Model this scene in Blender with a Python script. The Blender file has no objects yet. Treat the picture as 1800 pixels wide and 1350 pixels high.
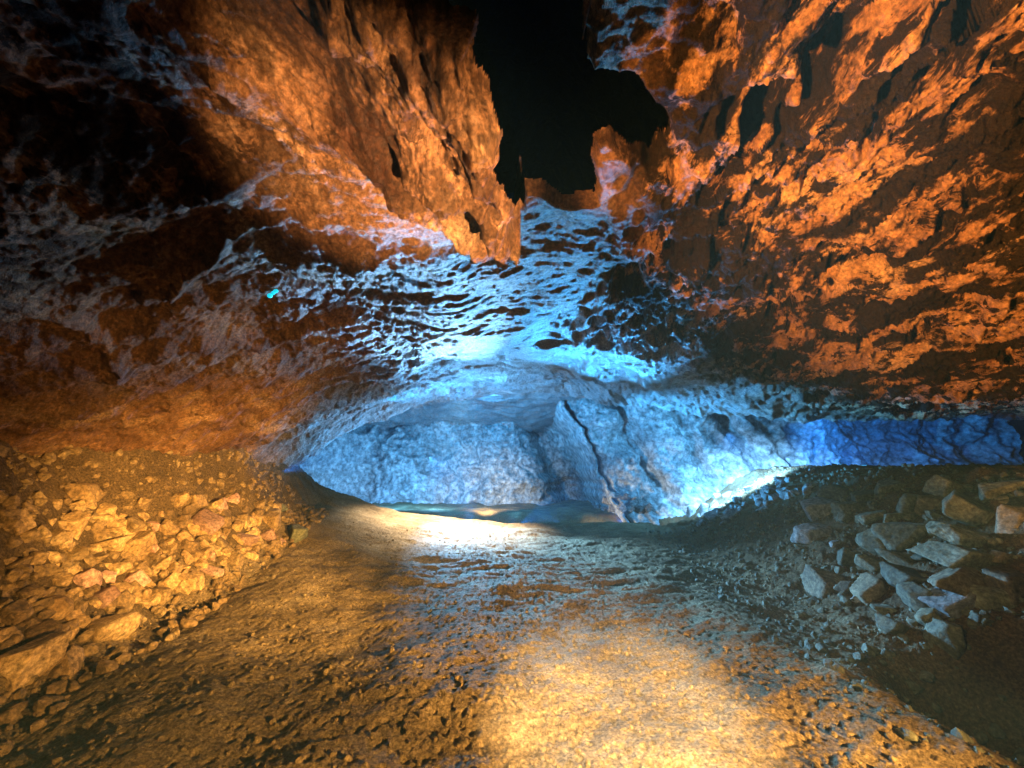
import bpy, math, random
import numpy as np

# ------------------------------------------------------------------ camera, world, lamps, exposure
S = bpy.context.scene
R = math.radians
CAM = np.array((0.0, 0.0, 1.6))
FPX, PITCH = 650.0, R(12.57)
cam = bpy.data.objects.new("camera", bpy.data.cameras.new("camera"))
S.collection.objects.link(cam)
cam.location = CAM
cam.rotation_euler = (R(90) + PITCH, 0, 0)
cam.data.sensor_width = 36.0
cam.data.lens = FPX / 1800 * 36
cam.data.clip_start, cam.data.clip_end = 0.02, 400
S.camera = cam

W = bpy.data.worlds.new("World")
S.world = W
W.use_nodes = True
W.node_tree.nodes["Background"].inputs[0].default_value = (0.02, 0.06, 0.16, 1)
W.node_tree.nodes["Background"].inputs[1].default_value = 0.02

S.view_settings.view_transform = 'Standard'
S.view_settings.look = 'None'
S.view_settings.gamma = 1
S.view_settings.exposure = 0.2


def aim(o, tgt):
    from mathutils import Vector
    d = Vector(tgt) - o.location
    o.rotation_euler = d.to_track_quat('-Z', 'Y').to_euler()


def spot(name, loc, tgt, col, watts, cone, blend=0.5, radius=0.04):
    l = bpy.data.lights.new(name, 'SPOT')
    l.color, l.energy = col, watts
    l.spot_size, l.spot_blend, l.shadow_soft_size = R(cone), blend, radius
    o = bpy.data.objects.new(name, l)
    S.collection.objects.link(o)
    o.location = loc
    aim(o, tgt)
    return o


def point(name, loc, col, watts, radius=0.05):
    l = bpy.data.lights.new(name, 'POINT')
    l.color, l.energy, l.shadow_soft_size = col, watts, radius
    o = bpy.data.objects.new(name, l)
    S.collection.objects.link(o)
    o.location = loc
    return o


WARM, AMBER, CREAM = (1.0, 0.56, 0.15), (1.0, 0.44, 0.10), (1.0, 0.80, 0.50)
BLUE, ICE, DEEP = (0.06, 0.42, 0.96), (0.22, 0.56, 1.0), (0.02, 0.26, 1.0)
S.cycles.diffuse_bounces = 1
# show lamps along the path, out of the picture, plus added fill spots
spot("floodlight_ceiling", (-1.9, 0.6, 0.35), (4.0, 1.9, 3.3), AMBER, 7200, 54, 0.75, 0.03)
spot("floodlight_rubble", (3.2, 1.2, 1.5), (-4.2, 5.5, 0.9), WARM, 11500, 31, 1.0, 0.03)
spot("floodlight_left_roof", (2.6, 1.8, 0.4), (-3.8, 4.6, 2.2), WARM, 1100, 40, 1.0, 0.03)
spot("floodlight_nose", (1.1, 0.35, 0.2), (-0.24, 1.5, 2.7), (1, .56, .24), 4200, 29, 0.9, 0.02)
spot("fill_flake", (-0.6, 0.8, 0.3), (0.74, 1.98, 3.4), (1, .50, .18), 1600, 15, 0.7, 0.02)  # added fill spot without a source, warms the flake
spot("floodlight_path", (0.35, -0.2, 2.6), (0.72, 2.75, 0.0), CREAM, 5000, 29, 0.75, 0.02)
spot("floodlight_floor", (3.1, -0.5, 1.0), (1.5, 2.3, 0.0), WARM, 4200, 46, 1.0, 0.03)
spot("floodlight_floor", (2.6, 0.2, 0.9), (-1.6, 3.2, 0.0), WARM, 2700, 48, 1.0, 0.03)
spot("fill_bank", (-0.6, 0.4, 2.5), (4.6, 4.4, 0.9), (1, .80, .42), 380, 46, 1.0, 0.03)  # added dim fill, no lamp stands there; lifts the right bank
# lamps of the far chamber, mixed with added fill spots
spot("fill_fan", (5.0, 8.6, 2.35), (6.3, 10.2, 1.0), ICE, 8500, 75, 0.8, 0.05)  # added spot ahead of the lip, lights the near face of the scree
spot("chamber_lamp_right", (7.0, 10.4, 2.0), (5.0, 12.2, 1.2), (0.10, 0.48, 1.0), 900, 120, 0.5, 0.1)
point("chamber_lamp_left", (-4.9, 14.6, 0.55), (0.10, 0.46, 1.0), 420, 0.25)
point("chamber_lamp_left", (-3.0, 15.0, 0.35), (0.14, 0.50, 1.0), 130, 0.2)
spot("chamber_lamp_back", (-1.0, 12.1, 4.02), (-1.0, 16.5, 2.4), BLUE, 800, 140, 0.6, 0.1)
spot("chamber_flood_ceiling", (-1.4, 12.25, -0.2), (-0.9, 7.4, 3.5), (0.10, 0.48, 1.0), 4000, 36, 0.8, 0.03)
spot("chamber_flood_ceiling", (-1.2, 12.25, -0.2), (-1.2, 4.4, 3.4), ICE, 19000, 19, 0.9, 0.03)
spot("chamber_flood_ceiling", (3.4, 12.2, -0.2), (1.0, 4.8, 3.4), BLUE, 14000, 26, 0.9, 0.03)
spot("fill_arch", (1.6, 12.3, -0.2), (-3.4, 9.2, 2.6), (0.10, 0.48, 1.0), 5500, 34, 0.8, 0.04)  # added fill to brighten the left underside of the arch
spot("fill_arch", (0.2, 12.3, -0.2), (5.2, 8.4, 2.8), BLUE, 14000, 40, 0.8, 0.04)  # added fill for the right side of the arch
spot("fill_lip", (-4.6, 7.6, 1.5), (0.6, 10.0, 3.5), BLUE, 7500, 52, 0.9, 0.04)  # added fill with no fitting, brightens the near side of the lip
spot("fill_chamber_roof", (0.0, 12.4, -0.25), (0.4, 15.2, 4.0), BLUE, 800, 100, 0.9, 0.05)  # added to turn the chamber roof blue
spot("fill_ridges", (3.4, 12.2, -0.2), (-2.2, 4.4, 3.0), ICE, 4500, 18, 0.8, 0.02)  # added raking spot that picks out the left ceiling ridges
spot("chamber_spot_floor", (-1.6, 11.8, 4.15), (-1.7, 10.3, 0.0), (1.0, 0.86, 0.66), 11000, 70, 1.0)
spot("chamber_spot_back", (-0.9, 13.1, 0.40), (-0.9, 15.5, 0.0), CREAM, 420, 90, 0.8, 0.1)
spot("fill_pile", (0.9, 12.0, 0.0), (3.4, 13.0, 0.35), CREAM, 420, 50, 0.8, 0.05)  # added fill so the far stone pile is not too dim
spot("fill_ripples", (-2.8, 12.8, 1.9), (0.8, 6.8, -0.5), ICE, 21000, 46, 1.0, 0.05)  # added raking spot for the ripples of the middle floor
spot("slit_lamp", (8.6, 9.7, 1.9), (13.5, 12.2, 2.0), DEEP, 1300, 110, 0.8, 0.05)

# ------------------------------------------------------------------ noise
Q = 1.0            # mesh density
HAZE = 0.0018
rng = np.random.default_rng(7)
PERM = rng.permutation(256)
PERM = np.concatenate([PERM, PERM, PERM]).astype(np.int32)
GR = rng.normal(size=(256, 3)).astype(np.float32)
GR /= np.linalg.norm(GR, axis=1)[:, None]
RV = rng.random((256, 3)).astype(np.float32)


def _h(i, j, k):
    return PERM[PERM[PERM[i & 255] + (j & 255)] + (k & 255)]


def noise(x, y, z=0.0):
    x = np.asarray(x, np.float32)
    y = np.asarray(y, np.float32)
    z = np.zeros_like(x) + np.float32(z) if np.isscalar(z) else np.asarray(z, np.float32)
    xi, yi, zi = np.floor(x).astype(np.int32), np.floor(y).astype(np.int32), np.floor(z).astype(np.int32)
    fx, fy, fz = x - xi, y - yi, z - zi
    u, v, w = (f * f * f * (f * (f * 6 - 15) + 10) for f in (fx, fy, fz))
    out = 0
    for a in (0, 1):
        wa = u if a else 1 - u
        for b in (0, 1):
            wb = v if b else 1 - v
            for c in (0, 1):
                wc = w if c else 1 - w
                g = GR[_h(xi + a, yi + b, zi + c)]
                out = out + wa * wb * wc * (g[..., 0] * (fx - a) + g[..., 1] * (fy - b) + g[..., 2] * (fz - c))
    return out * 1.6


def fbm(x, y, z=0.0, oct=5, lac=2.07, gain=0.5):
    s, a, f = 0, 1.0, 1.0
    for o in range(oct):
        s = s + a * noise(x * f + 13.1 * o, y * f - 7.7 * o, z * f + 3.3 * o if not np.isscalar(z) else z + 3.3 * o)
        f *= lac
        a *= gain
    return s


def ridged(x, y, z=0.0, oct=4, lac=2.1, gain=0.5):
    s, a, f = 0, 1.0, 1.0
    for o in range(oct):
        n = 1 - np.abs(noise(x * f + 5.1 * o, y * f + 9.7 * o, z + 2.3 * o))
        s = s + a * n * n
        f *= lac
        a *= gain
    return s


def worley(x, y, seed=0):
    xi, yi = np.floor(x).astype(np.int32), np.floor(y).astype(np.int32)
    f1 = np.full(x.shape, 9.0, np.float32)
    f2 = f1.copy()
    cid = np.zeros(x.shape, np.int32)
    for a in (-1, 0, 1):
        for b in (-1, 0, 1):
            h = _h(xi + a, yi + b, np.int32(seed))
            r = RV[h]
            d = np.hypot(xi + a + r[..., 0] - x, yi + b + r[..., 1] - y)
            n = d < f1
            f2 = np.where(n, f1, np.minimum(f2, d))
            cid = np.where(n, h, cid)
            f1 = np.where(n, d, f1)
    return f1, f2, cid


def sst(a, b, x):
    t = np.clip((x - a) / (b - a), 0, 1)
    return t * t * (3 - 2 * t)


# ------------------------------------------------------------------ photograph pixel -> ray / plane
def ray(px, py):
    xc, yc = (px - 900) / FPX, (675 - py) / FPX
    c, s = math.cos(PITCH), math.sin(PITCH)
    return np.array((xc, c - yc * s, s + yc * c))


def plane(px, py, z):
    d = ray(px, py)
    t = (z - CAM[2]) / d[2]
    return d[0] * t, d[1] * t


def polyline_dist(x, y, pts):
    """distance and signed side to a polyline in plan"""
    best = np.full(x.shape, 1e9, np.float32)
    side = np.zeros(x.shape, np.float32)
    tt = np.zeros(x.shape, np.float32)
    n = len(pts) - 1
    for i in range(n):
        ax, ay = pts[i]
        bx, by = pts[i + 1]
        dx, dy = bx - ax, by - ay
        L = dx * dx + dy * dy + 1e-9
        t = np.clip(((x - ax) * dx + (y - ay) * dy) / L, 0, 1)
        qx, qy = x - ax - t * dx, y - ay - t * dy
        d = np.hypot(qx, qy)
        m = d < best
        best = np.where(m, d, best)
        side = np.where(m, np.sign(dx * qy - dy * qx), side)
        tt = np.where(m, (i + t) / n, tt)
    return best, side, tt


def inside(x, y, pts):
    r = np.zeros(x.shape, bool)
    n = len(pts)
    for i in range(n):
        ax, ay = pts[i]
        bx, by = pts[(i + 1) % n]
        c = ((ay > y) != (by > y)) & (x < (bx - ax) * (y - ay) / (by - ay + 1e-12) + ax)
        r ^= c
    return r


# ------------------------------------------------------------------ ground
def ground_base(x, y):
    x = np.asarray(x, np.float32)
    y = np.asarray(y, np.float32)
    yy = np.clip(y, 0, 30)
    z = 0.033 * np.minimum(x, 0) ** 2 * sst(4, 8, y) * (1 - sst(11.0, 12.6, y))
    # rubble bank on the left
    foot = 2.55 + 0.17 * yy + 0.25 * noise(yy * 0.8, yy * 0 + 3.1)
    near = 1 - sst(6.6, 8.2, y)
    d = -x - foot
    bank = np.clip(d, 0, None)
    z = z + near * (1.45 * sst(0, 2.0, bank) + (0.75 + 0.5 * noise(x * 0.9, y * 0.9, 61.0)) * np.clip(bank - 1.1, 0, None))
    # dark wall behind the bank
    z = z + (1 - near) * 0.9 * np.clip(-x - 4.6 - 0.1 * (yy - 8), 0, 3) * (1 - sst(9.0, 11.5, y))
    # boulder bank on the right
    footr = 2.75 + 0.02 * yy ** 2 * 0.6 + 0.3 * noise(yy * 0.7, yy * 0 + 9.1)
    e = x - footr
    z = z + (1.5 * sst(0, 3.4, e) + 0.05 * np.clip(e, 0, 1)) * (1 - sst(11.2, 13.0, y))
    # crest and the dip behind it
    z = z - 0.55 * sst(11.3, 11.9, y + 0.05 * x) * (1 - sst(12.6, 13.6, y)) * (1 - sst(4, 6, np.abs(x)))
    # hollow in the right bank
    z = z - 0.9 * np.exp(-(((x - 3.35) / 0.55) ** 2 + ((y - 2.85) / 0.5) ** 2) ** 2)
    return z


def ground_z(x, y):
    z = ground_base(x, y)
    bank = np.maximum(sst(2.6, 4.2, -x - 0.12 * y), sst(2.6, 4.0, x - 0.05 * y))
    z = z + 0.09 * fbm(x * 0.55, y * 0.55, 1.0, 4)
    z = z + (0.012 + 0.05 * bank) * fbm(x * 3.1, y * 3.1, 4.0, 5, gain=0.6)
    # trodden ruts, wind along the path
    z = z + 0.012 * (1 - bank) * ridged(x * 0.9 + 0.25 * y, y * 2.6 - 0.6 * x, 2.0, 3)
    z = z + 0.030 * sst(3.5, 6.5, y) * (1 - bank) * fbm(x * 0.9 + 0.2 * y, y * 3.4, 14.0, 4, gain=0.6)
    # stony lumps
    f1, f2, c = worley(x * 7.0 + 0.3 * noise(x * 3, y * 3), y * 7.0, 3)
    z = z + (0.035 * bank + 0.006) * np.clip(0.55 - f1, 0, 1) * RV[c][..., 2] * 1.8
    f1, f2, c = worley(x * 23.0, y * 23.0, 5)
    z = z + (0.009 + 0.008 * bank) * np.clip(0.5 - f1, 0, 1) * RV[c][..., 1] * 2
    # small trodden pits
    f1, f2, c = worley(x * 11.0 + 0.4, y * 11.0, 8)
    z = z - 0.014 * (1 - sst(0.12, 0.34, f1)) * (RV[c][..., 0] > 0.45) * (1 - bank)
    return z


# ------------------------------------------------------------------ ceiling
ZC = 3.25
SLOT = [(600, -120), (625, -20), (685, 25), (760, 85), (826, 108), (831, 190), (880, 288), (850, 352), (903, 425), (917, 468),
        (940, 430), (935, 345), (985, 372), (1062, 366), (1046, 268), (1060, 262), (1150, 320), (1200, 250), (1160, 190), (1128, 130), (1044, 128), (1040, -120)]
RIDGES = [  # pixel polylines, width, height
    ([(180, 550), (300, 512), (340, 468), (390, 428), (450, 405), (560, 395), (640, 382)], 0.07, 0.13),
    ([(230, 392), (330, 345), (400, 325), (480, 305)], 0.07, 0.11),
    ([(240, 625), (400, 602), (470, 612), (600, 572), (660, 560)], 0.08, 0.12),
    ([(60, 565), (150, 575), (205, 625), (215, 690)], 0.08, 0.12),
    ([(0, 300), (100, 315), (230, 335)], 0.06, 0.06),
    ([(1240, 380), (1230, 440), (1190, 520)], 0.10, 0.16),
    ([(1660, 590), (1800, 505)], 0.08, 0.16),
    ([(1380, 640), (1660, 590)], 0.08, 0.12),
]
# layered mass hanging left of the crevice: blind upper side, far rim, edge along the crevice
MASS_L = [(200, -300), (260, -60), (400, 70), (470, 150), (500, 235)]
MASS_R = [(500, 235), (575, 305), (690, 368), (800, 425), (906, 474)]
MASS_E = [(926, 476), (942, 430), (990, 340), (1030, 290), (1060, 190), (1060, 100), (1050, 60), (1040, -60), (1040, -300)]


def ceil_base(x, y):
    x = np.asarray(x, np.float32)
    y = np.asarray(y, np.float32)
    z = np.full(x.shape, 3.45, np.float32)
    xl = np.clip(-x - 0.4, 0, None)
    z = z - 1.9 * (xl / 5.0) ** 2
    z = z - 0.9 * sst(1.2, 6.5, x + 0.06 * y) + 0.22 * sst(5, 9, y)
    # lip of the arch, beyond it the ceiling lifts into the chamber
    lip = 10.2 - 0.30 * np.clip(x - 1, 0, 5.5) - 0.16 * np.clip(-x - 2, 0, 4) + 0.25 * noise(x * 0.5, x * 0 + 2.2)
    up = sst(0.15, 1.6, y - lip)
    z = z - 0.02 * np.exp(-((y - lip) / 0.5) ** 2)
    z = z * (1 - up) + up * (4.3 - 0.22 * np.clip(y - 13, 0, 6) + 0.15 * np.abs(x) * 0.1)
    return z


CUT = [None]


def ceil_rock(x, y, coarse=False):
    z = ceil_base(x, y)
    wx = x + 0.35 * noise(x * 0.7, y * 0.7, 11.0)
    wy = y + 0.35 * noise(x * 0.7, y * 0.7, 17.0)
    z = z + 0.16 * fbm(x * 0.6, y * 0.6, 6.0, 3)
    right = sst(0.4, 1.6, x - 0.02 * y) * (1 - sst(4.6, 6.4, y - 0.35 * np.clip(x - 2, 0, 4)))
    left = sst(0.2, 1.4, -x - 0.10 * np.clip(y - 3, 0, 6))
    mid = np.clip(1 - right - left, 0, 1)
    if coarse:
        # mean level of the finer relief below
        return z - 0.02 * mid - 0.02 * left + 0.03 * right
    # washed strata ridges
    a = 0.25 * ridged(wx * 0.30, wy * 2.3, 1.0, 2) + 0.9 * fbm(wx * 0.8, wy * 4.4, 41.0, 5, gain=0.6)
    ru, rw = wx * 0.83 - wy * 0.56, wx * 0.56 + wy * 0.83
    b = 0.25 * ridged(ru * 2.2, rw * 0.4, 3.0, 2) + 0.9 * fbm(ru * 3.8, rw * 0.9, 43.0, 5, gain=0.6)
    k = sst(-0.3, 1.6, x - 0.12 * (y - 4))
    z = z - (0.027 * mid + 0.03 * left + 0.03 * right + 0.055 * sst(5.5, 8.5, y)) * ((1 - k) * a + k * b)
    z = z - 0.016 * fbm(wx * 2.6, wy * 11.0, 7.0, 3) * (mid + 0.35)
    # dark concave hollows between the ridges
    z = z + 0.04 * mid * sst(0.25, 0.7, fbm(wx * 0.9, wy * 1.8, 21.0, 3))
    # craggy left
    z = z - 0.10 * left * fbm(wx * 1.0 + 0.3 * wy, wy * 2.0 - 0.8 * wx, 9.0, 5, gain=0.58)
    z = z + 0.030 * left * fbm(x * 5, y * 5, 12.0, 4, gain=0.6)
    # sponge pits on the right
    px_, py_ = x * 1.9 + 0.7 * fbm(x * 2, y * 1.2, 31.0, 3), y * 1.05 + 0.7 * fbm(x * 2, y * 1.2, 37.0, 3)
    f1, f2, c = worley(px_, py_, 11)
    pit = (1 - sst(0.12, 0.52, f1)) * (RV[c][..., 0] > 0.40)
    z = z + 0.45 * right * pit * (0.4 + RV[c][..., 1])
    f1, f2, c = worley(x * 5.6 + 0.7 * noise(x * 5, y * 3, 3.0), y * 3.4 + 0.7 * noise(x * 5, y * 3, 13.0), 15)
    z = z + 0.13 * right * (1 - sst(0.1, 0.5, f1)) * (RV[c][..., 0] > 0.3)
    z = z + 0.065 * right * fbm(x * 6, y * 4, 2.0, 5, gain=0.65)
    # fine grain everywhere
    z = z + (0.022 - 0.013 * mid) * fbm(x * 6.3, y * 8.3, 15.0, 3, gain=0.6)
    z = z + 0.006 * fbm(x * 13, y * 23, 5.0, 3, gain=0.6)
    return z


def hit_ceiling(px, py, drop=0.0):
    """plan points where the sight lines of photograph pixels meet the ceiling (lowered by drop)"""
    px, py = np.atleast_1d(px), np.atleast_1d(py)
    d = np.stack([ray(a, b) for a, b in zip(px, py)])
    t = np.full(len(d), 0.4)
    done = np.zeros(len(d), bool)
    for k in range(500):
        p = CAM + d * t[:, None]
        done |= p[:, 2] > ceil_rock(p[:, 0].astype(np.float32), p[:, 1].astype(np.float32), True) - drop
        t = np.where(done, t, t + 0.02)
    return [tuple(q[:2]) for q in CAM + d * t[:, None]]


SLOT = hit_ceiling(*zip(*SLOT[:10]), 0.78) + hit_ceiling(*zip(*SLOT[10:]), 0.0) + [(0.28, -1.2), (-0.55, -1.2)]
SLOT[9], SLOT[10] = (0.045, 2.24), (0.12, 2.42)
RIDGES = [(hit_ceiling(*zip(*p), 0.06), w, h) for p, w, h in RIDGES]
MASS_L, MASS_R, MASS_E = hit_ceiling(*zip(*MASS_L), 0.1), hit_ceiling(*zip(*MASS_R), 0.26), hit_ceiling(*zip(*MASS_E), 0.7)


def ceil_z(x, y):
    z = ceil_rock(x, y)
    jx, jy = x + 0.05 * fbm(x * 3, y * 3, 3.0, 4, gain=0.6), y + 0.05 * fbm(x * 3, y * 3, 8.0, 4, gain=0.6)
    for pts, w, h in RIDGES:
        d, sd, t = polyline_dist(jx, jy, pts)
        fade = sst(0, 0.2, t) * (1 - sst(0.8, 1, t))
        z = z - fade * h * np.exp(-np.abs(d / w) ** 1.3)
    mx, my = x + 0.07 * fbm(x * 2.2, y * 2.2, 3.0, 2), y + 0.07 * fbm(x * 2.2, y * 2.2, 8.0, 2)
    ins = inside(mx, my, MASS_L + MASS_R[1:] + MASS_E)
    dl = polyline_dist(mx, my, MASS_L)[0]
    de = polyline_dist(mx, my, MASS_E)[0]
    dr = polyline_dist(mx, my, MASS_R)[0] + 0.05 * fbm(x * 5, y * 5, 23.0, 3)
    beds = 0.24 * sst(0, 0.10, dr) + 0.10 * np.exp(-((dr - 0.12) / 0.06) ** 2) + 0.20 * sst(0.26, 0.36, dr) + 0.10 * np.exp(-((dr - 0.40) / 0.06) ** 2) + 0.26 * sst(0.50, 0.80, dr)
    drop = np.minimum(beds, 0.72 * sst(0, 1.1, dl)) * sst(0, 0.14, de)
    drop = drop + sst(0.1, 0.5, drop) * sst(0.0, 0.22, de) * (0.07 * ridged(jx * 1.8 - jy, 2.2 * jx + 1.8 * jy, 2.0, 4) + 0.10 * fbm(x * 2.6, y * 2.6, 27.0, 5, gain=0.62) - 0.14 * sst(0.25, 0.6, fbm(x * 2.0, y * 2.0, 77.0, 3)))
    z = z - np.where(ins, drop, 0)
    # the crevice overhead
    nx, ny = x + 0.05 * fbm(x * 3.4, y * 3.4, 51.0, 2), y + 0.05 * fbm(x * 3.4, y * 3.4, 57.0, 2)
    d, sd, t = polyline_dist(nx, ny, SLOT + [SLOT[0]])
    ins = inside(nx, ny, SLOT)
    z = z + np.where(ins, 0.12 * sst(-0.01, 0.04, d), 0)
    CUT[0] = ins & (d > 0.03)
    return z


# ------------------------------------------------------------------ chamber wall, y as a function of x and z
def wall_y(x, z):
    y = np.full(x.shape, 17.0, np.float32) + 0.05 * np.abs(x)
    y = y - 6.0 * sst(6.2, 10.5, -x) ** 1.0
    edge = 3.3 - 0.42 * (z - 0.4) + 0.25 * noise(z * 1.1, z * 0 + 4.4) + 0.10 * noise(z * 4.1, z * 0 + 1.4)
    but = sst(-0.02, 0.22, x - edge)
    y = y + 1.3 * np.exp(-((x - edge + 0.8) / 0.7) ** 2) * (1 - but) + 0.4 * np.exp(-((x - edge - 0.42 - 0.1 * noise(z * 3, z * 0)) / 0.07) ** 2)
    y = y - 3.1 * but - 0.5 * np.clip(1.8 - z, 0, 2) * but
    # leaning fissures of the right wall
    for e0, w, dp in ((5.5, 0.30, 0.35), (7.3, 0.2, 0.3), (8.9, 0.3, 0.7)):
        q = x - (e0 - 0.48 * (z - 0.6)) + 0.2 * noise(x * 1.3, z * 1.3, 3.0)
        y = y + dp * np.exp(-(q / w) ** 2)
        y = y - 0.35 * sst(0, 0.3, q)
    y = y - 0.9 * sst(6, 10, x) + 1.6 * sst(10, 13, x)
    y = y - 0.70 * fbm(x * 0.45, z * 0.45, 3.0, 4)
    y = y - 0.12 * ridged(x * 0.9 + 0.5 * z, z * 1.2, 5.0, 4)
    f1, f2, c = worley(x * 0.9 + 0.5 * z + 0.4 * noise(x, z, 2.0), z * 1.1, 21)
    y = y - 0.30 * (RV[c][..., 0] - 0.5) * sst(0.0, 0.35, f2 - f1)
    f1, f2, c = worley(x * 2.6 + 0.8 * z + 0.4 * noise(x * 2, z * 2, 2.0), z * 3.1, 25)
    y = y - 0.05 * (RV[c][..., 0] - 0.5) * sst(0.0, 0.4, f2 - f1)
    y = y - 0.08 * fbm(x * 3.0, z * 3.0, 8.0, 4, gain=0.6)
    return y


# ------------------------------------------------------------------ mesh helpers
def grid_mesh(name, V, nu, nv, attrs=None, flip=False, cut=None):
    """V (nu*nv,3), row-major with nu rows of nv"""
    me = bpy.data.meshes.new(name)
    n = len(V)
    idx = np.arange(n, dtype=np.int32).reshape(nu, nv)
    q = np.stack([idx[:-1, :-1], idx[:-1, 1:], idx[1:, 1:], idx[1:, :-1]], -1).reshape(-1, 4)
    if cut is not None:
        q = q[~cut.ravel()[q].all(1)]
    if flip:
        q = q[:, ::-1]
    return fill_mesh(me, V, q, attrs)


def fill_mesh(me, V, F, attrs=None, smooth=True):
    F = np.ascontiguousarray(F, np.int32)
    k = F.shape[1]
    me.vertices.add(len(V))
    me.vertices.foreach_set("co", np.ascontiguousarray(V, np.float32).ravel())
    me.loops.add(F.size)
    me.loops.foreach_set("vertex_index", F.ravel())
    me.polygons.add(len(F))
    me.polygons.foreach_set("loop_start", np.arange(0, F.size, k, dtype=np.int32))
    me.polygons.foreach_set("use_smooth", np.full(len(F), smooth))
    for a, v in (attrs or {}).items():
        at = me.attributes.new(a, 'FLOAT', 'POINT')
        at.data.foreach_set("value", np.ascontiguousarray(v, np.float32).ravel())
    me.update(calc_edges=True)
    me.validate()
    return me


def link(name, me, mat=None, **props):
    o = bpy.data.objects.new(name, me)
    S.collection.objects.link(o)
    if mat:
        me.materials.append(mat)
    for k, v in props.items():
        o[k] = v
    return o


# ------------------------------------------------------------------ materials
class NT:
    def __init__(self, name):
        self.m = bpy.data.materials.new(name)
        self.m.use_nodes = True
        self.t = self.m.node_tree
        self.b = self.t.nodes["Principled BSDF"]
        self.co = self.t.nodes.new("ShaderNodeNewGeometry").outputs["Position"]

    def n(self, kind, **kw):
        nd = self.t.nodes.new("ShaderNode" + kind)
        for k, v in kw.items():
            if k in nd.inputs:
                nd.inputs[k].default_value = v
            else:
                setattr(nd, k, v)
        return nd

    def l(self, a, b):
        self.t.links.new(a, b)

    def noise(self, scale, detail=6, rough=0.6, vec=None, dist=0.0):
        nd = self.n("TexNoise", Scale=scale, Detail=detail, Roughness=rough, Distortion=dist)
        self.l(vec or self.co, nd.inputs["Vector"])
        return nd.outputs["Fac"]

    def ramp(self, fac, stops):
        nd = self.n("ValToRGB")
        e = nd.color_ramp.elements
        while len(e) < len(stops):
            e.new(0.5)
        for el, (p, c) in zip(e, stops):
            el.position = p
            el.color = (c, c, c, 1) if np.isscalar(c) else (*c, 1)
        self.l(fac, nd.inputs[0])
        return nd.outputs[0]

    def mix(self, fac, a, b, mode='MIX'):
        nd = self.n("MixRGB", blend_type=mode)
        for i, v in ((0, fac), (1, a), (2, b)):
            if hasattr(v, 'is_linked'):
                self.l(v, nd.inputs[i])
            elif np.isscalar(v):
                nd.inputs[i].default_value = v if i == 0 else (v, v, v, 1)
            else:
                nd.inputs[i].default_value = (*v, 1)
        return nd.outputs[0]

    def attr(self, name):
        nd = self.n("Attribute", attribute_name=name)
        return nd.outputs["Fac"]

    def bump(self, h, strength, dist, prev=None):
        nd = self.n("Bump", Strength=strength, Distance=dist)
        self.l(h, nd.inputs["Height"])
        if prev is not None:
            self.l(prev, nd.inputs["Normal"])
        return nd.outputs[0]


def stretched(k, v):
    m = k.n("VectorMath", operation='MULTIPLY')
    k.l(k.co, m.inputs[0])
    m.inputs[1].default_value = v
    return m.outputs[0]


def rock_mat(name, lo, mid, hi, stain=0.0, stain_col=(0.006, 0.005, 0.004), rough=0.75, spec=0.35, grain=38, bump=1.0, zone=None, rnd=True, wet=0):
    k = NT(name)
    sv = stretched(k, (1.0, 0.5, 1.0)) if stain else None
    base = k.ramp(k.noise(2.3 if stain else 1.7, 8, 0.65, sv), [(0.30, lo), (0.52, mid), (0.72, hi)])
    fine = k.ramp(k.noise(grain, 6, 0.7), [(0.32, 0.25), (0.5, 0.8), (0.68, 1.6)])
    col = k.mix(1.0, base, fine, 'MULTIPLY')
    if rnd:
        oi = k.n("ObjectInfo")
        col = k.mix(1.0, col, k.ramp(oi.outputs["Random"], [(0.0, 0.55), (1.0, 1.25)]), 'MULTIPLY')
    if zone:
        z = k.ramp(k.noise(2.2, 8, 0.65), [(0.3, zone[0]), (0.7, zone[1])])
        z = k.mix(1.0, z, fine, 'MULTIPLY')
        col = k.mix(k.attr("zone"), col, z)
    if stain:
        s = k.ramp(k.noise(2.6, 10, 0.68, sv, dist=0.4), [(0.46, 0.0), (0.505, 1.0)])
        sb = k.ramp(k.noise(6.5, 8, 0.7, sv, dist=0.5), [(0.53, 0.0), (0.57, 1.0)])
        s = k.mix(1.0, s, sb, 'LIGHTEN')
        s2 = k.mix(1.0, s, k.attr("stain"), 'MULTIPLY')
        s3 = k.mix(1.0, s2, stain, 'MULTIPLY')
        col = k.mix(s3, col, stain_col)
        k.l(k.ramp(s3, [(0.0, spec), (1.0, 0.03)]), k.b.inputs["Specular IOR Level"])
    k.l(col, k.b.inputs["Base Color"])
    if wet:
        k.l(k.ramp(k.attr("zone"), [(0.0, rough), (1.0, wet)]), k.b.inputs["Roughness"])
    else:
        k.b.inputs["Roughness"].default_value = rough
    if not stain:
        k.b.inputs["Specular IOR Level"].default_value = spec
    b1 = k.bump(k.noise(grain * 0.6, 8, 0.7), 1.0 * bump, 0.045)
    b2 = k.bump(k.noise(grain * 3.2, 4, 0.7), 0.8 * bump, 0.014, b1)
    k.l(b2, k.b.inputs["Normal"])
    return k.m


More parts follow.
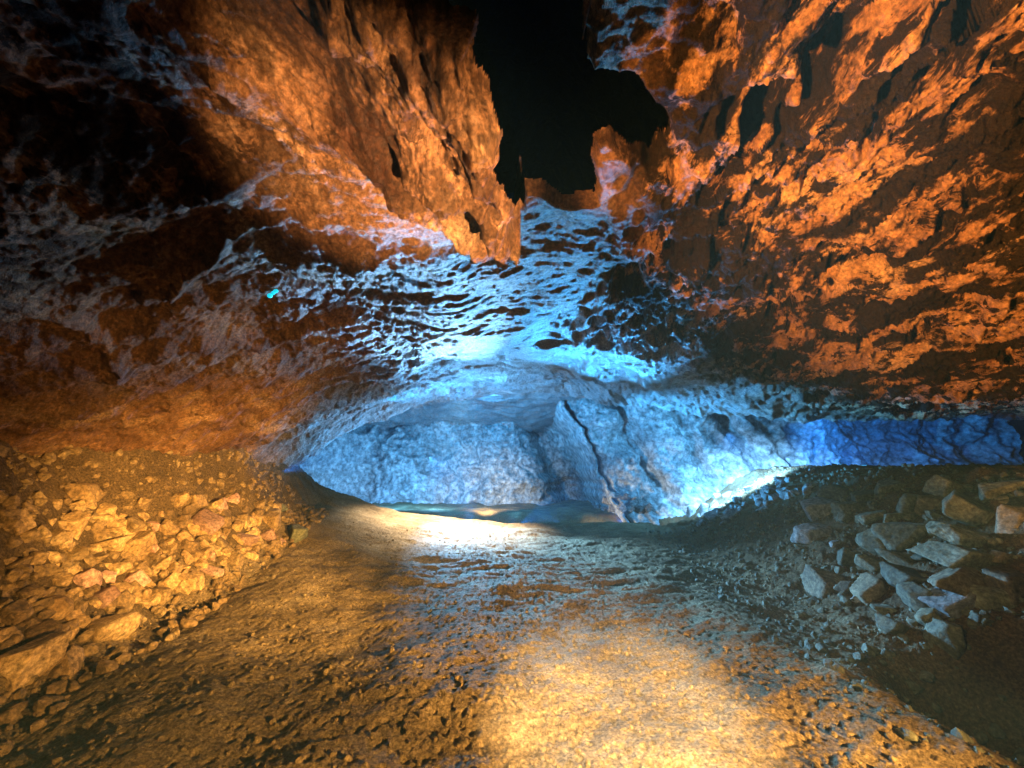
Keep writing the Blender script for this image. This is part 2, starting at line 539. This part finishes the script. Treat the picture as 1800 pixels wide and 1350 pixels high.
M_CEIL = rock_mat("iron stained limestone", (0.10, 0.034, 0.012), (0.29, 0.135, 0.052), (0.47, 0.28, 0.14), stain=0.97, rough=0.5, spec=0.45, rnd=False, wet=0.30,
                  zone=((0.15, 0.155, 0.16), (0.36, 0.37, 0.37)))
M_CREVICE_SHADE = rock_mat("rock with painted shade", (0.003, 0.005, 0.009), (0.005, 0.008, 0.015), (0.008, 0.012, 0.022), rough=0.95, spec=0.1, rnd=False)  # crevice shade painted in: near-black colour for a vault that is merely unlit
M_GROUND = rock_mat("trodden cave earth", (0.13, 0.085, 0.042), (0.25, 0.17, 0.085), (0.38, 0.28, 0.16), rough=0.9, spec=0.2, grain=46, rnd=False, zone=((0.07, 0.042, 0.02), (0.17, 0.105, 0.05)))  # zone: bank earth darkened, standing in for shade between the stones
M_WALL = rock_mat("pale limestone", (0.22, 0.24, 0.25), (0.40, 0.42, 0.42), (0.55, 0.56, 0.55), rough=0.8, grain=5, rnd=False)
M_ROCK = rock_mat("ochre rubble stone", (0.18, 0.10, 0.042), (0.34, 0.21, 0.09), (0.46, 0.32, 0.16), rough=0.8, grain=30, bump=0.5)
M_ROCK_P = rock_mat("pinkish rubble stone", (0.30, 0.15, 0.10), (0.45, 0.26, 0.19), (0.55, 0.38, 0.30), rough=0.8, grain=30, bump=0.5)
M_ROCK_G = rock_mat("olive grey boulder stone", (0.07, 0.068, 0.042), (0.15, 0.145, 0.092), (0.25, 0.24, 0.17), rough=0.75, grain=26, bump=0.5)
M_ROCK_T = rock_mat("tan boulder stone", (0.09, 0.07, 0.042), (0.19, 0.15, 0.09), (0.28, 0.23, 0.15), rough=0.8, grain=26, bump=0.5)
M_ROCK_W = rock_mat("pale grey stone", (0.18, 0.18, 0.175), (0.32, 0.315, 0.30), (0.45, 0.44, 0.42), rough=0.8, grain=18)


# ------------------------------------------------------------------ the setting
def adaptive_grid(ymin, ymax, k, half):
    ys, y = [], ymin
    while y < ymax:
        ys.append(y)
        y += k * math.hypot(max(y, 0.0) if y > 0 else y * 1.5, 1.9) / Q
    ys = np.array(ys, np.float32)
    nv = int(1250 * Q)
    u = np.linspace(-1, 1, nv, dtype=np.float32)
    u = np.sign(u) * np.abs(u) ** 1.12
    hw = np.array([half(v) for v in ys], np.float32)
    X = hw[:, None] * u[None, :]
    Y = np.repeat(ys[:, None], nv, 1)
    return X, Y


def halfwidth(y):
    return min(3.2 + 1.25 * max(y, 0), 18)


X, Y = adaptive_grid(-2.0, 18.5, 0.0042, halfwidth)
Z = ground_z(X, Y)
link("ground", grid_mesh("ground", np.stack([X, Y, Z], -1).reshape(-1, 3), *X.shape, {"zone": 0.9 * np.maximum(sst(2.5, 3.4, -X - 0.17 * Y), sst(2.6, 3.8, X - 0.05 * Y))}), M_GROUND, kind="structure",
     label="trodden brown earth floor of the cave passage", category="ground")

Z = ceil_z(X, Y)
cut = CUT[0]
limest = np.clip(sst(3.6, 6.5, Y + 0.6 * noise(X, Y, 3.0) + 1.2 * sst(0.6, -1.0, X) * -1 - 0.55 * np.clip(np.abs(X) - 1.6, 0, 6)), 0, 1)
stain = np.clip(sst(0.5, 1.2, X - 0.12 * np.clip(Y - 3, 0, 5)) + 0.65 * (1 - sst(1.7, 2.6, Y)) + 0.25 * sst(1.0, 2.0, -X), 0, 1) * (1 - 0.9 * limest)
link("ceiling", grid_mesh("ceiling", np.stack([X, Y, Z], -1).reshape(-1, 3), *X.shape, {"zone": limest, "stain": stain}, flip=True, cut=cut),
     M_CEIL, kind="structure", label="rough rock ceiling of the cave with a dark crevice", category="ceiling")

xs = np.arange(-13, 19, 0.034 / Q, dtype=np.float32)
zs = np.arange(-1.2, 6.5, 0.034 / Q, dtype=np.float32)
WX, WZ = np.meshgrid(xs, zs)
WY = wall_y(WX, WZ)
link("cave_wall", grid_mesh("cave_wall", np.stack([WX, WY, WZ], -1).reshape(-1, 3), *WX.shape), M_WALL, kind="structure",
     label="pale limestone wall at the back of the lit chamber", category="wall")

# the crevice above the ceiling: a rough vault running up and back
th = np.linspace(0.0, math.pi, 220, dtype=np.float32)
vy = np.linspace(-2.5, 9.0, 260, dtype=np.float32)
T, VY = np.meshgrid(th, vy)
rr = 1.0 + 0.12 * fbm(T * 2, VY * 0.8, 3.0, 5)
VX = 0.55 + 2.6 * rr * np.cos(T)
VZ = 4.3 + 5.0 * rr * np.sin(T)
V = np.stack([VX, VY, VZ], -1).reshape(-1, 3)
link("crevice", grid_mesh("crevice", V, *T.shape), M_CREVICE_SHADE, kind="structure", label="dark crevice rising above the cave ceiling", category="crevice")

# ------------------------------------------------------------------ rocks
import bmesh


def ico(level):
    bm = bmesh.new()
    bmesh.ops.create_icosphere(bm, subdivisions=level, radius=1)
    v = np.array([x.co[:] for x in bm.verts], np.float32)
    f = np.array([[x.index for x in p.verts] for p in bm.faces], np.int32)
    bm.free()
    return v, f


ICO = {l: ico(l) for l in (2, 3, 4, 5)}


def rock_shape(level, r, planes=11, rough=0.03, squareness=0.5):
    """an angular block: support planes cut into a ball, filling about the unit cube"""
    d, f = ICO[level]
    n = r.normal(size=(planes, 3))
    n /= np.linalg.norm(n, axis=1)[:, None]
    h = r.uniform(0.62, 1.0, planes)
    ax = np.concatenate([np.eye(3), -np.eye(3)]) + r.normal(size=(6, 3)) * (1 - squareness) * 0.5
    ax /= np.linalg.norm(ax, axis=1)[:, None]
    n = np.concatenate([n, ax]).astype(np.float32)
    h = np.concatenate([h, r.uniform(0.6, 0.85, 6)]).astype(np.float32)
    dn = d @ n.T
    rad = np.where(dn > 0.05, h / np.maximum(dn, 0.05), 9).min(1)
    rad = np.minimum(rad, 1.7)
    v = d * rad[:, None]
    o = r.uniform(0, 90)
    v = v * (1 + rough * fbm(d[:, 0] * 2.2 + o, d[:, 1] * 2.2, d[:, 2] * 2.2, 4, gain=0.6))[:, None]
    v -= (v.max(0) + v.min(0)) / 2
    v /= (v.max(0) - v.min(0)) / 2
    return v, f


CR = np.array((1.0, 0, 0))
CU = np.array((0, -math.sin(PITCH), math.cos(PITCH)))
CF = np.array((0, math.cos(PITCH), math.sin(PITCH)))


def hit_ground(px, py):
    d = np.stack([ray(a, b) for a, b in zip(np.atleast_1d(px), np.atleast_1d(py))])
    t = np.full(len(d), 0.5)
    done = np.zeros(len(d), bool)
    for i in range(560):
        p = CAM + d * t[:, None]
        done |= (p[:, 2] < ground_z(p[:, 0], p[:, 1])) | (p[:, 1] > wall_y(p[:, 0].astype(np.float32), p[:, 2].astype(np.float32)) - 0.2)
        t = np.where(done, t, t + 0.03)
    return CAM + d * t[:, None], t


def pixel_rocks(name, cat, group, specs, mat_of, seed, sink=0.18, push=None):
    """specs: (px, py, w, h, turn, label) in photograph pixels, each stone laid on the ground under that sight line"""
    r = np.random.default_rng(seed)
    P, T = hit_ground([q[0] for q in specs], [q[1] for q in specs])
    out = []
    for (px, py, w, h, rot, label), p, t in zip(specs, P, T):
        sw, sh = 0.5 * w * t / FPX, 0.5 * h * t / FPX
        sd = r.uniform(0.65, 1.0) * math.sqrt(sw * sh) * 1.0
        v, f = rock_shape(5 if max(w, h) > 90 else 4, r, int(r.integers(3, 9)), 0.03, r.uniform(0.2, 0.8))
        a = R(rot + r.uniform(-14, 14))
        e0 = CR * math.cos(a) + CU * math.sin(a)
        e1 = -CR * math.sin(a) + CU * math.cos(a)
        e2 = CF + r.normal(size=3) * 0.12
        co = v[:, :1] * sw * e0 + v[:, 1:2] * sh * e1 + v[:, 2:] * sd * e2
        c = p + CF * sd * sink
        me = fill_mesh(bpy.data.meshes.new(name), co, f)
        m = mat_of(label)
        o = link(name, me, m, label=label, category=cat)
        if group:
            o["group"] = group
        o.location = c
        out.append(o)
    return out


LEFT = [
    (478, 917, 31, 34, -10, "square pale yellow block at the right end of the left rubble bank"),
    (468, 947, 32, 30, 10, "rounded stone with a reddish face just below the square yellow end block"),
    (429, 914, 28, 25, 0, "hexagonal yellow block left of the square end block"),
    (431, 953, 44, 30, -12, "broad cracked yellow stone left of the reddish rounded one"),
    (381, 890, 36, 26, 8, "pinkish cream stone in the top row of the left rubble bank"),
    (344, 884, 30, 32, 0, "round brownish stone beside a dark gap at the top of the left rubble"),
    (362, 923, 56, 40, -18, "broad yellow stone split by a crack under the pinkish top stone"),
    (397, 937, 20, 20, 0, "small cube shaped stone between the broad yellow stones"),
    (405, 981, 46, 36, 6, "wide ochre block at the lower right edge of the left rubble"),
    (438, 980, 28, 24, 0, "small ochre block touching the lower right edge of the rubble"),
    (369, 981, 26, 32, -20, "reddish ochre wedge left of the wide lower block"),
    (345, 977, 26, 30, -30, "pointed yellow wedge above the rounded split boulder"),
    (333, 1026, 52, 46, 35, "rounded split boulder with a bright curved face at the foot of the rubble"),
    (284, 998, 36, 30, 25, "bright wedge stone with a hollow face left of the split boulder"),
    (246, 965, 38, 74, -12, "tall leaning ochre slab in the middle of the left rubble"),
    (207, 958, 64, 42, 24, "broad tilted ochre slab left of the tall leaning slab"),
    (162, 986, 62, 20, 28, "narrow tilted ochre splinter below the broad tilted slab"),
    (124, 974, 46, 34, -18, "orange angular block in the left part of the rubble"),
    (103, 990, 62, 16, -28, "long thin stone splinter sloping down to the right"),
    (18, 997, 38, 66, 5, "tall tan stone at the left edge of the picture"),
    (12, 911, 34, 42, 0, "yellowish block at the left edge on top of the rubble"),
    (46, 911, 32, 20, 5, "flat stone next to the yellowish block on the left edge"),
    (42, 945, 36, 22, 0, "dark rounded stone under the flat stone on the left edge"),
    (60, 992, 20, 56, -22, "upright thin stone right of the tall tan stone"),
    (102, 1022, 46, 30, -18, "orange stone beside the upright thin stone"),
    (156, 1025, 30, 54, 18, "pointed tan wedge standing among the pinkish stones"),
    (186, 1019, 36, 32, -10, "pinkish stone right of the pointed tan wedge"),
    (231, 1028, 40, 42, 20, "pinkish stone with a pale edge in the lower rubble"),
    (174, 1055, 58, 32, 10, "broad pinkish stone at the foot of the pointed wedge"),
    (282, 1049, 32, 34, -10, "triangular cream stone left of the split boulder"),
    (258, 1050, 24, 38, 20, "narrow ochre stone against the triangular cream stone"),
    (81, 1070, 72, 56, -25, "large smooth orange boulder in the lower left"),
    (9, 1079, 36, 52, 10, "brown stone cut by the left picture edge under the tall tan one"),
    (129, 1094, 44, 32, -22, "ochre stone tucked under the large orange boulder"),
    (75, 1118, 68, 46, -10, "brown blunt stone below the large orange boulder"),
    (186, 1112, 86, 66, 8, "big dark rounded boulder with a lit left rim"),
    (45, 1165, 92, 76, 0, "big brown boulder in the bottom left corner of the rubble"),
    (129, 1170, 50, 62, 0, "orange brown boulder at the foot of the big dark one"),
    (123, 929, 52, 40, 55, "tan wedge with a sharp upper point in the upper left rubble"),
    (171, 914, 46, 20, 12, "flat brown stone over a dark gap in the upper rubble"),
    (198, 923, 42, 18, -4, "thin dark flat stone with a pale edge over a dark gap"),
    (270, 926, 28, 24, -10, "reddish block right of the thin dark flat stone"),
    (144, 872, 48, 54, 28, "big leaning tan slab at the top of the left rubble"),
    (234, 929, 30, 46, -15, "pale upright stone on top of the tall leaning slab"),
    (372, 1007, 48, 18, -8, "thin flat pinkish stone above the foot of the rubble"),
    (279, 905, 20, 14, 15, "small bright flake at the top of the rubble"),
    (294, 956, 26, 22, 0, "small squarish stone in the middle of the yellow rubble"),
    (272, 968, 18, 22, 10, "small pink chip right of the tall leaning slab"),
    (324, 947, 34, 26, -15, "ochre lump left of the broad split yellow stone"),
    (30, 1088, 20, 50, 5, "narrow upright stone between the brown edge stone and the orange boulder"),
    (492, 893, 30, 20, 0, "grey stone capping the far end of the left rubble"),
    (522, 944, 32, 44, -10, "dark green grey block behind the end of the rubble"),
    (492, 956, 20, 38, 0, "narrow olive stone behind the reddish rounded stone"),
    (310, 880, 34, 24, 10, "ochre knob at the upper edge of the yellow rubble"),
    (320, 915, 26, 22, 20, "small yellow wedge under the round brownish stone"),
    (411, 880, 26, 22, -10, "yellow stone right of the pinkish top stone"),
    (452, 905, 20, 24, 0, "upright pale stone beside the square end block"),
    (92, 945, 40, 30, 25, "brown tilted stone left of the orange angular block"),
    (210, 1000, 34, 26, 30, "ochre stone under the broad tilted slab"),
    (320, 1000, 30, 18, 10, "flat ochre stone over the split boulder"),
]


def left_mat(l):
    if "pink" in l or "reddish" in l:
        return M_ROCK_P
    if "dark green" in l or "olive" in l or "grey" in l:
        return M_ROCK_G
    return M_ROCK


pixel_rocks("rubble_rock", "rock", "rocks of the left rubble bank", LEFT, left_mat, 3, -0.12)
fr = np.random.default_rng(12)
FILL = []
for i in range(170):
    u, q = fr.random(), fr.random()
    px = 5 + 480 * u
    top, bot = 885 + 0 * u, 1170 - 190 * u
    FILL.append((px, top + (bot - top) * q, fr.uniform(14, 40) * (1.25 - 0.5 * u), fr.uniform(12, 30) * (1.25 - 0.5 * u), fr.uniform(-60, 60),
                 "small angular ochre stone wedged between the larger rocks of the left rubble bank"))
pixel_rocks("rubble_stone", "stone", "small stones of the left rubble bank", FILL, lambda l: M_ROCK, 9, -0.05)

RIGHT = [
    (1457, 1034, 48, 42, -8, "pale olive boulder standing out of the right slope beside a dark hole"),
    (1496, 1039, 26, 38, -6, "upright tan block right of the pale olive boulder"),
    (1507, 1059, 22, 17, 10, "cream cobble at the foot of the upright tan block"),
    (1467, 956, 12, 9, 0, "small white stone high on the right slope"),
    (1551, 956, 42, 44, -10, "olive grey block right of the round black hole"),
    (1588, 948, 54, 50, 15, "large olive block behind the round black hole"),
    (1631, 981, 36, 28, -15, "yellow green wedge stone with a sharp left tip"),
    (1708, 950, 84, 26, -14, "large flat slab with a pale lower edge on the right bank"),
    (1703, 981, 96, 30, -9, "long thick slab lying under the flat slab"),
    (1761, 981, 32, 18, -10, "small tan stone on the end of the long thick slab"),
    (1633, 895, 34, 46, -16, "upright tan block at the top of the right bank"),
    (1594, 893, 38, 48, -25, "dark block with a bright left edge at the top of the right bank"),
    (1717, 901, 92, 42, -6, "wide olive boulder along the top of the right bank"),
    (1442, 901, 42, 32, 20, "blue grey stone at the left end of the boulder bank"),
    (1533, 912, 36, 20, 8, "flat olive stone above the round black hole"),
    (1494, 901, 36, 26, 0, "rounded grey green stone in the upper boulder bank"),
    (1567, 914, 32, 20, 0, "small olive block under the dark top block"),
    (1594, 992, 44, 26, -10, "grey flat stone left of the yellow green wedge"),
    (1606, 1021, 70, 32, -18, "rounded olive ledge stone above the hollow"),
    (1675, 1063, 52, 40, 12, "blue grey slab lying in the shadowed hollow"),
    (1750, 1068, 46, 54, -10, "hanging olive boulder over the black hollow"),
    (1711, 1021, 130, 34, -12, "broad tan ledge boulder above the hollow"),
    (1436, 939, 54, 26, 22, "pale bluish stone on the blue lit slope"),
    (1533, 1046, 40, 46, 30, "dark green stone right of the upright tan block"),
    (1664, 1126, 30, 54, 15, "tall olive stone beside the black hollow"),
    (1575, 1106, 38, 20, -20, "flat pale olive stone low on the right slope"),
    (1558, 1076, 26, 18, 10, "small grey stone under the dark green stone"),
    (1647, 1015, 11, 9, 0, "small pinkish white stone on the ledge"),
    (1784, 920, 42, 44, 0, "orange brown boulder at the right picture edge"),
    (1620, 1058, 34, 50, 25, "dark slanting slab at the left side of the hollow"),
    (1640, 1095, 28, 40, 20, "dark grey splinter inside the hollow"),
    (1770, 1030, 40, 44, 5, "brown block at the right edge beneath the slabs"),
    (1500, 985, 40, 26, -15, "green grey stone under the round black hole"),
    (1545, 995, 44, 18, -8, "thin flat green stone under the olive grey block"),
    (1660, 935, 40, 22, -20, "olive stone wedged behind the flat slab"),
    (1520, 880, 34, 24, 10, "dark bluish stone on the crest of the right bank"),
    (1475, 872, 34, 26, -10, "dark blue lit lump on the crest left of the bank"),
    (1560, 862, 40, 24, 0, "dark blunt rock on the crest against the blue slit"),
    (1680, 862, 70, 28, -4, "long black rock on the crest under the blue slit"),
    (1765, 862, 60, 30, 0, "black rock on the crest at the right edge"),
]


def right_mat(l):
    if "cream" in l or "white" in l or "pale bluish" in l or "blue grey" in l:
        return M_ROCK_W
    return M_ROCK_T if ("tan" in l or "brown" in l) else M_ROCK_G


pixel_rocks("boulder", "boulder", "boulders of the right bank", [(a, b, w * 1.45, h * 1.35, t, l) for a, b, w, h, t, l in RIGHT], right_mat, 21, 0.0)
FILL = []
for i in range(45):
    px = fr.uniform(1390, 1790)
    lo = 1020 + 0.25 * (px - 1390)
    FILL.append((px, fr.uniform(880, lo + 60), fr.uniform(12, 32), fr.uniform(9, 22), fr.uniform(-40, 30),
                 "small olive grey stone lying between the boulders of the right bank"))
pixel_rocks("bank_stone", "stone", "small stones of the right bank", FILL, lambda l: M_ROCK_G, 33, 0.1)

FAN = []
for i in range(60):
    px = fr.uniform(1225, 1430)
    mid = 915 - (px - 1225) * 0.33
    FAN.append((px, mid + fr.uniform(-32, 22), fr.uniform(8, 24), fr.uniform(7, 20), fr.uniform(-30, 50),
                "pale angular stone in the blue lit scree fan below the right wall"))
FAN += [
    (1216, 905, 14, 30, 5, "upright pale slab at the left foot of the blue lit scree"),
    (1236, 903, 13, 38, -8, "taller upright slab with a pointed top beside the pale slab"),
    (1283, 912, 30, 24, 10, "pinkish white boulder at the foot of the blue lit scree"),
    (1252, 915, 14, 20, 0, "pale block between the upright slabs and the pinkish white boulder"),
]
for o in pixel_rocks("scree_stone", "stone", "stones of the blue lit scree", FAN, lambda l: M_ROCK_W, 41, 0.1):
    pass

PILE = []
spots = [(1052, 893, 15, 12), (1066, 880, 17, 14), (1078, 893, 18, 16), (1092, 892, 16, 18), (1107, 895, 15, 17), (1085, 872, 18, 10),
         (1100, 874, 20, 10), (1120, 878, 18, 14), (1064, 897, 14, 12), (1125, 895, 18, 14), (1046, 888, 11, 10), (1075, 868, 14, 9), (1112, 885, 13, 11), (1140, 893, 16, 12)]
PL = ["leftmost", "pointed upper left", "broad pale", "upright pale", "squarish pale", "flat capping", "long flat capping", "dark right upper",
      "low front", "dark right lower", "tiny outer left", "thin topmost", "small wedged", "outermost right"]
for (a, b, w, h), l in zip(spots, PL):
    PILE.append((a, b, w, h, fr.uniform(-30, 30), l + " stone of the far pile at the foot of the limestone buttress"))
pixel_rocks("pile_stone", "stone", "stones piled at the foot of the buttress", PILE, lambda l: M_ROCK_W, 52, 0.0)


# ------------------------------------------------------------------ loose gravel and fragments
def scatter(name, label, n, place, size, mat, seed, level=2):
    r = np.random.default_rng(seed)
    protos = [rock_shape(level, r, 8, 0.05, 0.3) for _ in range(14)]
    x, y = place(r, n)
    z = ground_z(x, y)
    s = size(r, len(x))
    VV, FF, off = [], [], 0
    for i in range(len(x)):
        v, f = protos[i % 14]
        a, b = r.uniform(0, 6.28), r.uniform(-0.7, 0.7)
        ca, sa, cb, sb = math.cos(a), math.sin(a), math.cos(b), math.sin(b)
        M = np.array([[ca, -sa, 0], [sa, ca, 0], [0, 0, 1]]) @ np.array([[1, 0, 0], [0, cb, -sb], [0, sb, cb]])
        VV.append((v * s[i] * r.uniform(0.6, 1.1, 3)) @ M.T + (x[i], y[i], z[i] + 0.25 * s[i]))
        FF.append(f + off)
        off += len(v)
    me = fill_mesh(bpy.data.meshes.new(name), np.concatenate(VV), np.concatenate(FF), smooth=False)
    return link(name, me, mat, kind="stuff", label=label, category=name)


def place_floor(r, n):
    y = 1.2 + 8 * r.random(n) ** 1.7
    x = r.uniform(-1, 1, n) * (1.6 + 0.75 * y)
    return x.astype(np.float32), y.astype(np.float32)


def place_left(r, n):
    y = 1.8 + 7.0 * r.random(n) ** 1.2
    x = -(2.5 + 0.17 * y) - 2.4 * r.random(n) ** 0.9
    return x.astype(np.float32), y.astype(np.float32)


def place_right(r, n):
    y = 1.8 + 8.5 * r.random(n) ** 1.2
    x = 2.2 + 0.012 * y * y + 3.8 * r.random(n) ** 0.9
    return x.astype(np.float32), y.astype(np.float32)


scatter("gravel", "fine gravel strewn over the trodden cave floor", 5200, place_floor, lambda r, n: 0.006 + 0.018 * r.random(n) ** 3, M_GROUND, 61, 2)
scatter("rubble", "countless small ochre stone fragments covering the left bank", 3000, place_left, lambda r, n: 0.014 + 0.055 * r.random(n) ** 3, M_ROCK, 62, 2)
scatter("rubble", "countless small olive stone fragments covering the right slope", 3600, place_right, lambda r, n: 0.012 + 0.045 * r.random(n) ** 4, M_ROCK_G, 63, 2)

# ------------------------------------------------------------------ turquoise marker hanging from the ceiling
d = ray(480, 516)
tt = np.arange(0.8, 8, 0.004)
P = CAM + d * tt[:, None]
k = int(np.argmax(P[:, 2] > ceil_z(P[:, 0].astype(np.float32), P[:, 1].astype(np.float32)) - 0.03))
c = P[k]
sc = tt[k] / FPX
v, f = ICO[4]
q = v.copy()
lob = []
for (dx, dy, w) in ((-5, -4, 4.6), (0, 1, 3.6), (4, 5, 4.2)):
    lob.append((v * w * sc * (1, 0.8, 0.9)) + (dx * sc, 0, dy * sc))
V = np.concatenate(lob)
F = np.concatenate([f, f + len(v), f + 2 * len(v)])
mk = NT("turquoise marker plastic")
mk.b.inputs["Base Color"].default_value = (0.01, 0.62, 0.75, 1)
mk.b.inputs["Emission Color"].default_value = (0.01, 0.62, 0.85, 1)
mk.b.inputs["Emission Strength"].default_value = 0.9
o = link("marker", fill_mesh(bpy.data.meshes.new("marker"), V, F), mk.m, label="small glowing turquoise marker on the brown left ceiling", category="marker")
o.location = c
cv, cf = ICO[2]
cord = link("cord", fill_mesh(bpy.data.meshes.new("cord"), cv * (0.004, 0.004, 16 * sc) + np.array((4 * sc, 0, 22 * sc)), cf), M_ROCK_W)
cord.parent = o

# ------------------------------------------------------------------ haze of the lit chamber
if HAZE:
    bm = bmesh.new()
    bmesh.ops.create_cube(bm, size=1.0)
    me = bpy.data.meshes.new("haze")
    for vv in bm.verts:
        vv.co = (vv.co.x * 44 + 2, vv.co.y * 28 + 9, vv.co.z * 14 + 5)
    bm.to_mesh(me)
    bm.free()
    hm = bpy.data.materials.new("cave air")
    hm.use_nodes = True
    nt = hm.node_tree
    nt.nodes.remove(nt.nodes["Principled BSDF"])
    pv = nt.nodes.new("ShaderNodeVolumePrincipled")
    pv.inputs["Color"].default_value = (0.22, 0.58, 1.0, 1)
    pv.inputs["Density"].default_value = HAZE
    nt.links.new(pv.outputs[0], nt.nodes["Material Output"].inputs["Volume"])
    link("haze", me, hm, kind="stuff", label="thin bluish haze hanging in the cave air", category="haze")
